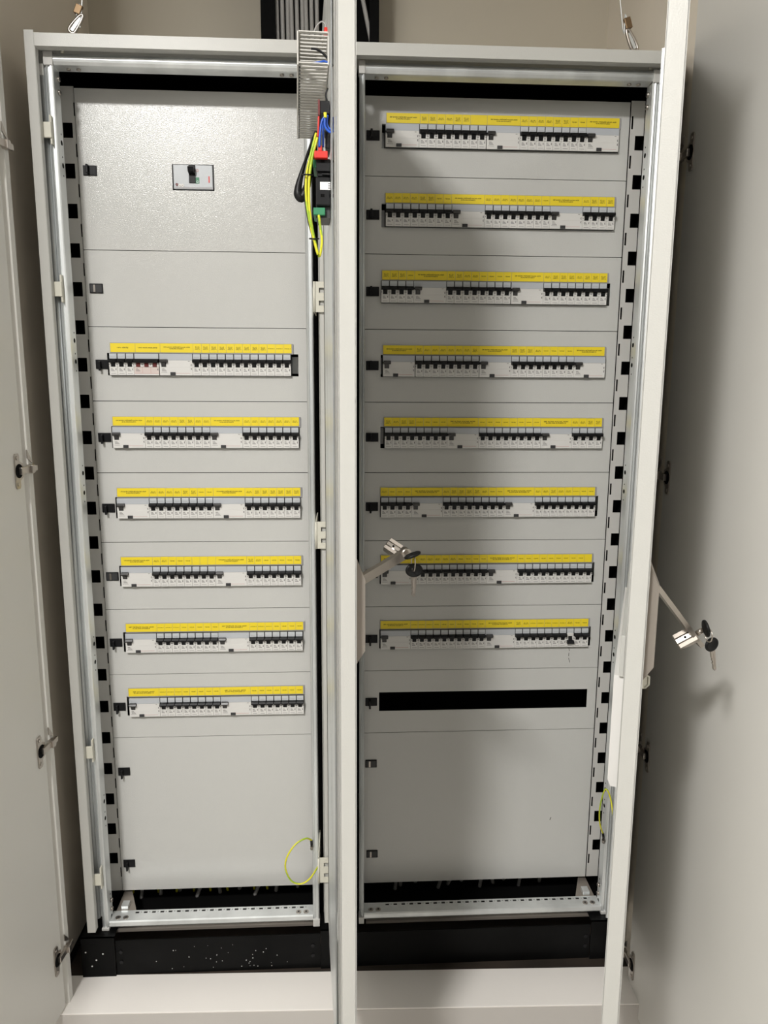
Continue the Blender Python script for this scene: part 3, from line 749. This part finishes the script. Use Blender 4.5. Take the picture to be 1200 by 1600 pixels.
def wire(name, label, pts, Y, r, m_, m2=None, cat='wire', group=None, Ys=None, flat=None, n=8):
    P_ = [at(u, v, Ys[i] if Ys else Y) for i, (u, v) in enumerate(pts)]
    m = MB(m_); S = spline(P_, 6); m.tube(S, r, m=m_, m2=m2, n=n, flat=flat); return tag(m.build(name), label, cat, group)
wire('wire', 'blue wire dropping into the red connector', [(509, 180), (503, 190), (500, 210), (499, 230)], YG-.006, .0016, BLUE)
wire('wire', 'blue wire loop nearest the door edge', [(508, 182), (508, 198), (517, 207), (523, 198), (524, 182)], YG-.010, .0016, BLUE)
wire('wire', 'second blue wire loop, inside the outer one', [(512, 180), (511, 194), (517, 203), (521, 194), (521, 183)], YG-.004, .0014, BLUE)
wire('wire', 'short blue wire behind the red connector', [(503, 186), (505, 205), (505, 230)], YG+.004, .0014, BLUE)
wire('wire', 'thin red wire beside the blue wires', [(498, 182), (497.5, 198), (497, 214)], YG-.003, .0013, RED)
wire('wire', 'yellow-green wire ferrule at the plug block', [(508, 176), (508.5, 184)], YG-.011, .0022, YGRN)
bl = MB(BLACK); S = spline([at(494, 205, YG), at(484, 232, YG+.01), at(474, 262, YG+.02), at(467, 288, YG+.02), at(466, 303, YG+.02), at(472, 309, YG+.02), at(480, 290, YG+.02), at(487, 255, YG+.02), at(491, 225, YG+.01)], 6)
rr = [.0022+.0042*max(0, min(1, (i-10)/14))*(1 if i < 32 else max(0, (46-i)/14)) for i in range(len(S))]
bl.tube(S, rr, n=8); tag(bl.build('cable_sleeve'), 'flattened black cable sleeve hanging beside the middle door', 'cable')
gw = 'yellow-green wires hanging below the contactor'
wire('earth_wire', 'yellow-green wire bulging furthest left beside the black sleeve', [(494, 208), (486, 240), (479, 275), (479, 315), (486, 355), (494, 388), (497, 398)], YG, .0018, YGRN, GRNI, group=gw)
wire('earth_wire', 'yellow-green wire just right of the outermost one', [(496, 215), (488, 246), (483, 285), (484, 330), (490, 368), (497, 398)], YG-.005, .0018, YGRN, GRNI, group=gw)
wire('earth_wire', 'yellow-green wire from the green terminal down to the tied end', [(498, 336), (500, 352), (503, 376), (500, 398), (497, 400)], YG-.002, .0018, YGRN, GRNI, group=gw)
wire('wire', 'thin black wire in the bundle of yellow-green wires', [(490, 225), (480, 262), (476, 300), (482, 345), (492, 380), (498, 402)], YG+.006, .0014, BLACK)
for u, v, lb in ((481, 273, 'upper'), (491, 373, 'lower')):
    c = at(u, v, YG-.002); m = MB(BLACK); m.tube([c+Vector((math.cos(t*.7854)*.0065, math.sin(t*.7854)*.006, math.sin(t*.7854)*.0012)) for t in range(8)], .0010, closed=True, n=6)
    tag(m.build('cable_tie'), 'small black cable tie, the %s one on the yellow-green wires' % lb, 'cable tie', 'cable ties')
wire('wire', 'grey wire arching out of the duct top to the red cap', [(489, 56), (494, 42), (502, 34), (508, 38), (509, 46)], -.44, .0011, CABLE)
m = MB(RED); c = at(509, 48, -.44); m.cyl(c+Vector((0, 0, -.007)), c+Vector((0, 0, .004)), .0032, .0022); tag(m.build('red_cap'), 'small red cap standing on the wiring duct', 'cap')
wire('wire', 'thin white wire running up the inside of the middle door', [(514, 55), (516, 36), (518, 15), (520, 0), (522, -25)], -.44, .0013, PAPER)
m = MB(PAPER); c = at(516.5, 11, -.44); m.cyl(c+Vector((0, 0, -.005)), c+Vector((0, 0, .006)), .0028); tag(m.build('wire_joint'), 'small white joint on the thin white wire', 'connector')
wire('wire', 'black wire curling inside the near end of the duct', [(486, 76), (494, 77), (503, 82), (511, 90), (516, 97), (520, 104)], -.485, .0016, BLACK)
wire('wire', 'dark blue wire across the open duct end', [(489, 99), (500, 97), (508, 96), (518, 102)], -.49, .0014, BLUE)
wire('wire', 'short black wire ends above the plug block', [(512, 138), (509, 148), (511, 158)], -.50, .0012, BLACK)

# ------------------------------------------------------------------ keys
def key(name, bow, dirn, axis, label, shaft=.030, bladed=True):
    """bow centre, direction of the shaft, axis normal to the flat bow"""
    r = empty(name, bow); tag(r, label, 'key', 'black-headed cabinet keys')
    d = Vector(dirn).normalized(); nrm = Vector(axis); nrm = (nrm-d*nrm.dot(d)).normalized(); sd = d.cross(nrm)
    m = MB(KEYB); n = 28; a, b, th = .0124, .0100, .0022
    ring = lambda k, f, h: d*math.cos(k)*b*f+sd*math.sin(k)*a*f+nrm*h
    levels = [(.0, -th), (.82, -th), (.97, -th*.6), (1, 0), (.97, th*.6), (.82, th), (.74, th), (.70, th*.75), (0, th*.75)]
    rings = []
    for f, h in levels:
        rings.append([m.bm.verts.new(ring(2*math.pi*k/n, max(f, .01), h)) for k in range(n)])
    for i in range(len(rings)-1):
        for k in range(n):
            fc = m.bm.faces.new([rings[i][k], rings[i][(k+1) % n], rings[i+1][(k+1) % n], rings[i+1][k]]); fc.smooth = True
    m.build('key_head', r)
    m = MB(CHROME)
    if bladed:
        w_ = .0042; t_ = .0011
        o0 = d*(b*.9)
        prof = [(0, -w_), (.009, -w_), (.011, -w_*.7), (.013, -w_), (.016, -w_*.55), (.018, -w_*.9), (.021, -w_*.6), (shaft-.004, -w_*.8), (shaft, -w_*.2), (shaft-.001, w_*.5), (.012, w_*.8), (0, w_)]
        m.prism([o0+d*p-sd*q*1.0-nrm*t_ for p, q in prof], nrm*2*t_)
        m.prism([o0+d*.004-sd*.0004+nrm*t_, o0+d*.004+sd*.0006+nrm*t_, o0+d*(shaft-.006)+sd*.0006+nrm*t_, o0+d*(shaft-.006)-sd*.0004+nrm*t_], nrm*.0002, m=DULLST)
    else:
        m.box(-.0035, .0035, -.001, .001, 0, .008, xf=lambda v: d*(b*.9+v.z)+sd*v.x+nrm*v.y)
    m.build('key_blade', r)
    return r
YK = -.60
kA = at(644.5, 867.5, YK-.012); kB = at(647, 891, YK)
key('key', kA, at(632, 864, YK+.02)-kA, (.05, -1, .75), 'black-headed key turned in the lock of the middle door handle', bladed=False)
key('key', kB, (-.005, 0.02, -1), (.10, -1, -.35), 'black-headed key hanging blade down from the middle door lock')
m = MB(CHROME); c = (kA+kB)/2; S = [c+Vector((math.cos(t*.628)*.0020, math.cos(t*.628)*-.008+.0, math.sin(t*.628)*.0125)) for t in range(10)]
m.tube(S, .0009, closed=True, n=6); tag(m.build('key_ring'), 'small wire ring joining the two keys at the middle door', 'key ring')
kC = at(1103, 982, -.635); kD = at(1112, 1007, -.635)
key('key', kC, at(1088, 990, -.60)-kC, (.9, -.6, .5), 'black-headed key turned in the lock of the right door handle', bladed=False)
key('key', kD, Vector((.012, 0, -.06)), (.25, -1, .9), 'black-headed key hanging blade down from the right door lock')
m = MB(CHROME); c = at(1107.5, 993, -.640); S = [c+Vector((math.cos(t*.628)*.0012, math.cos(t*.628)*-.008, math.sin(t*.628)*.0095)) for t in range(10)]
m.tube(S, .0010, closed=True, n=6); tag(m.build('key_ring'), 'small wire ring joining the two keys at the right door', 'key ring')

# ------------------------------------------------------------------ earth wires at the bottom
m = MB(YGRN); P_ = [at(487, 1313, FY-.004), at(478, 1310, -.112), at(462, 1319, -.12), at(449, 1338, -.13), at(446, 1357, -.13), at(455, 1376, -.13), at(470, 1381, -.13), at(484, 1373, -.13), at(497, 1354, -.128), at(505, 1341, -.126), at(511, 1330, -.124)]
m.tube(spline(P_, 6), .0019, m=YGRN, m2=GRNI, n=10); m.cyl(at(486.5, 1313, FY-.004), at(487, 1320, FY-.004), .0028, m=BLACK); m.cyl(at(487, 1322, FY-.005), at(487, 1327, FY-.002), .003, m=CHROME, n=8); m.cyl(at(513, 1330, -.128), at(515, 1331, -.118), .004, m=CHROME, n=12)
tag(m.build('earth_wire'), 'yellow-green earth wire looping from the left bay frame to the middle door', 'wire')
m = MB(YGRN); P_ = [at(942, 1302, -.095), at(937, 1285, -.105), at(938, 1258, -.115), at(946, 1233, -.125), at(954, 1248, -.13), at(958, 1280, -.15), at(957, 1306, -.16), at(962, 1330, -.19)]
m.tube(spline(P_, 6), .0017, m=YGRN, m2=GRNI, n=10); m.cyl(at(942, 1302, -.095), at(943, 1309, -.093), .0028, m=BLACK); m.cyl(at(943, 1312, -.095), at(943, 1316, -.092), .004, m=CHROME, n=10)
tag(m.build('earth_wire'), 'yellow-green earth wire looping behind the right door edge', 'wire')

# ------------------------------------------------------------------ cables inside the bottom and above
def low(x, Y, dx, r, mt, m2, lb, grp, nm, bow=0, k=0):
    z0, z1 = -1.795, -1.66
    pts = [Vector((x+dx, Y, z0)), Vector((x+dx*.6+bow, Y-.004, z0+.04)), Vector((x+dx*.2+bow, Y-.004, z0+.085)), Vector((x, Y, z1))]
    m = MB(mt); m.tube(spline(pts, 5), r, m=mt, m2=m2, n=8); tag(m.build(nm), lb, 'cable', grp)
for i in range(9):
    low(-.505+.046*i, .055+.012*(i % 3), random.uniform(-.02, -.005), .0045, CABLE, None, 'grey cable rising behind the bottom rail of the left bay, %s from the left' % ordn[i], 'grey cables in the left bay bottom', 'cable', random.uniform(-.01, .01))
for i in range(8):
    low(-.525+.048*i+random.uniform(-.014, .014), .075, -.02, .0030, YGRN, GRNI, 'yellow-green wire curving below the left bay plates, %s from the left' % ordn[i], 'yellow-green wires in the left bay bottom', 'earth_wire', random.uniform(-.012, 0))
for i in range(11):
    low(.09+.038*i+random.uniform(-.008, .008), .06+.012*(i % 3), random.uniform(-.02, .004), .0045, CABLE, None, 'grey cable rising behind the bottom rail of the right bay, %s from the left' % ordn[i], 'grey cables in the right bay bottom', 'cable', random.uniform(-.01, .01))
# cable trunk above the cabinet, in front of the back wall
YT = .30
tr = tag(empty('vertical_trunk', (-.08, YT+.05, .06)), 'black vertical cable trunk on the back wall above the cabinet', 'cable trunk')
xa, xb, xc = at(408, 30, YT).x, at(430, 30, YT).x, at(592, 30, YT).x
putw(MB(INNER).box(xa, xb, YT-.01, YT+.10, ZT+.002, CEIL-.001).build('side_wall'), tr)
putw(MB(INNER).box(xc-.022, xc, YT-.01, YT+.10, ZT+.002, CEIL-.001).build('side_wall'), tr)
putw(MB(INNER).box(xb, xc-.022, YT+.06, YT+.07, ZT+.002, CEIL-.001).build('back_plate'), tr)
for i in range(9):
    u0 = 433+i*7.6; a0 = at(u0+1.5, 60, YT+.01); a1 = at(u0, 0, YT+.01)
    d = (a1-a0); top = a0+d*((CEIL-.01-a0.z)/d.z); bot = a0-d*((a0.z-ZT-.004)/d.z)
    m = MB(CABLE); m.tube(spline([bot, (bot+top)/2+Vector((.002*(i % 3-1), 0, 0)), top], 4), .0048, n=10)
    tag(m.build('cable'), 'grey cable in the trunk above the cabinet, %s of nine from the left' % ordn[i], 'cable', 'grey cables in the trunk')
a0 = at(579, 60, YT-.005); a1 = at(567, 0, YT-.005); d = a1-a0; bot = a0-d*((a0.z-ZT-.005)/d.z)
m = MB(CABLE); m.tube([bot, a1, a1+d*2, Vector((a1.x-.07, a1.y, CEIL-.01))], .0050, n=10)
tag(m.build('cable'), 'single grey cable slanting in the trunk right of the middle door', 'cable')

# ------------------------------------------------------------------ hanging ropes with hooks
def hanger(pts_hook, pts_clamp, top, Y, base, lab):
    r = empty('wire_rope_hanger', base); tag(r, lab, 'rope hanger', 'wire rope hangers at the cabinet corners')
    a, b = pts_hook; A = at(*a, Y); B = at(*b, Y); d = (B-A).normalized(); sd = Vector((d.z, 0, -d.x))
    m = MB(CHROME); S = [A+sd*.006, B+sd*.003, B-sd*.003, A-sd*.006]; m.tube(spline(S, 5, True), .0030, closed=True, n=8); m.box(-.003, .003, -.0015, .0015, 0, (B-A).length*.9, m=GALV, xf=lambda v: A+d*v.z+sd*v.x+Vector((0, v.y, 0)))
    putw(m.build('hook'), r)
    c0, c1 = at(*pts_clamp[0], Y), at(*pts_clamp[1], Y); dd = (c1-c0).normalized(); s2 = Vector((dd.z, 0, -dd.x))
    m = MB(BRASS); m.box(-.0065, .0065, -.004, .004, 0, (c1-c0).length, xf=lambda v: c0+dd*v.z+s2*v.x+Vector((0, v.y, 0)), bev=.0012); putw(m.build('clamp'), r)
    t0 = at(*top[0], Y); t1 = at(*top[1], Y); end = t1+(t1-t0)*1.0; end.z = CEIL-.002; end.x = t1.x+(t1.x-t0.x)*(CEIL-t1.z)/max(.01, t1.z-t0.z)*.3
    m = MB(GALV); m.tube(spline([c0-dd*.004, c1, t0, t1, end], 5), .0013, n=6); putw(m.build('rope'), r)
hanger(((112, 48), (127, 26)), ((120, 22), (125, 8)), ((124, 6), (129, -12)), .0, (-.53, 0, ZT), 'wire rope hanger hooked to the top left cabinet corner')
hanger(((992, 76), (981, 49)), ((983, 45), (979, 28)), ((977, 22), (969, 0)), .0, (.55, 0, ZT), 'wire rope hanger hooked to the top right cabinet corner')
print('objects', len(bpy.data.objects))
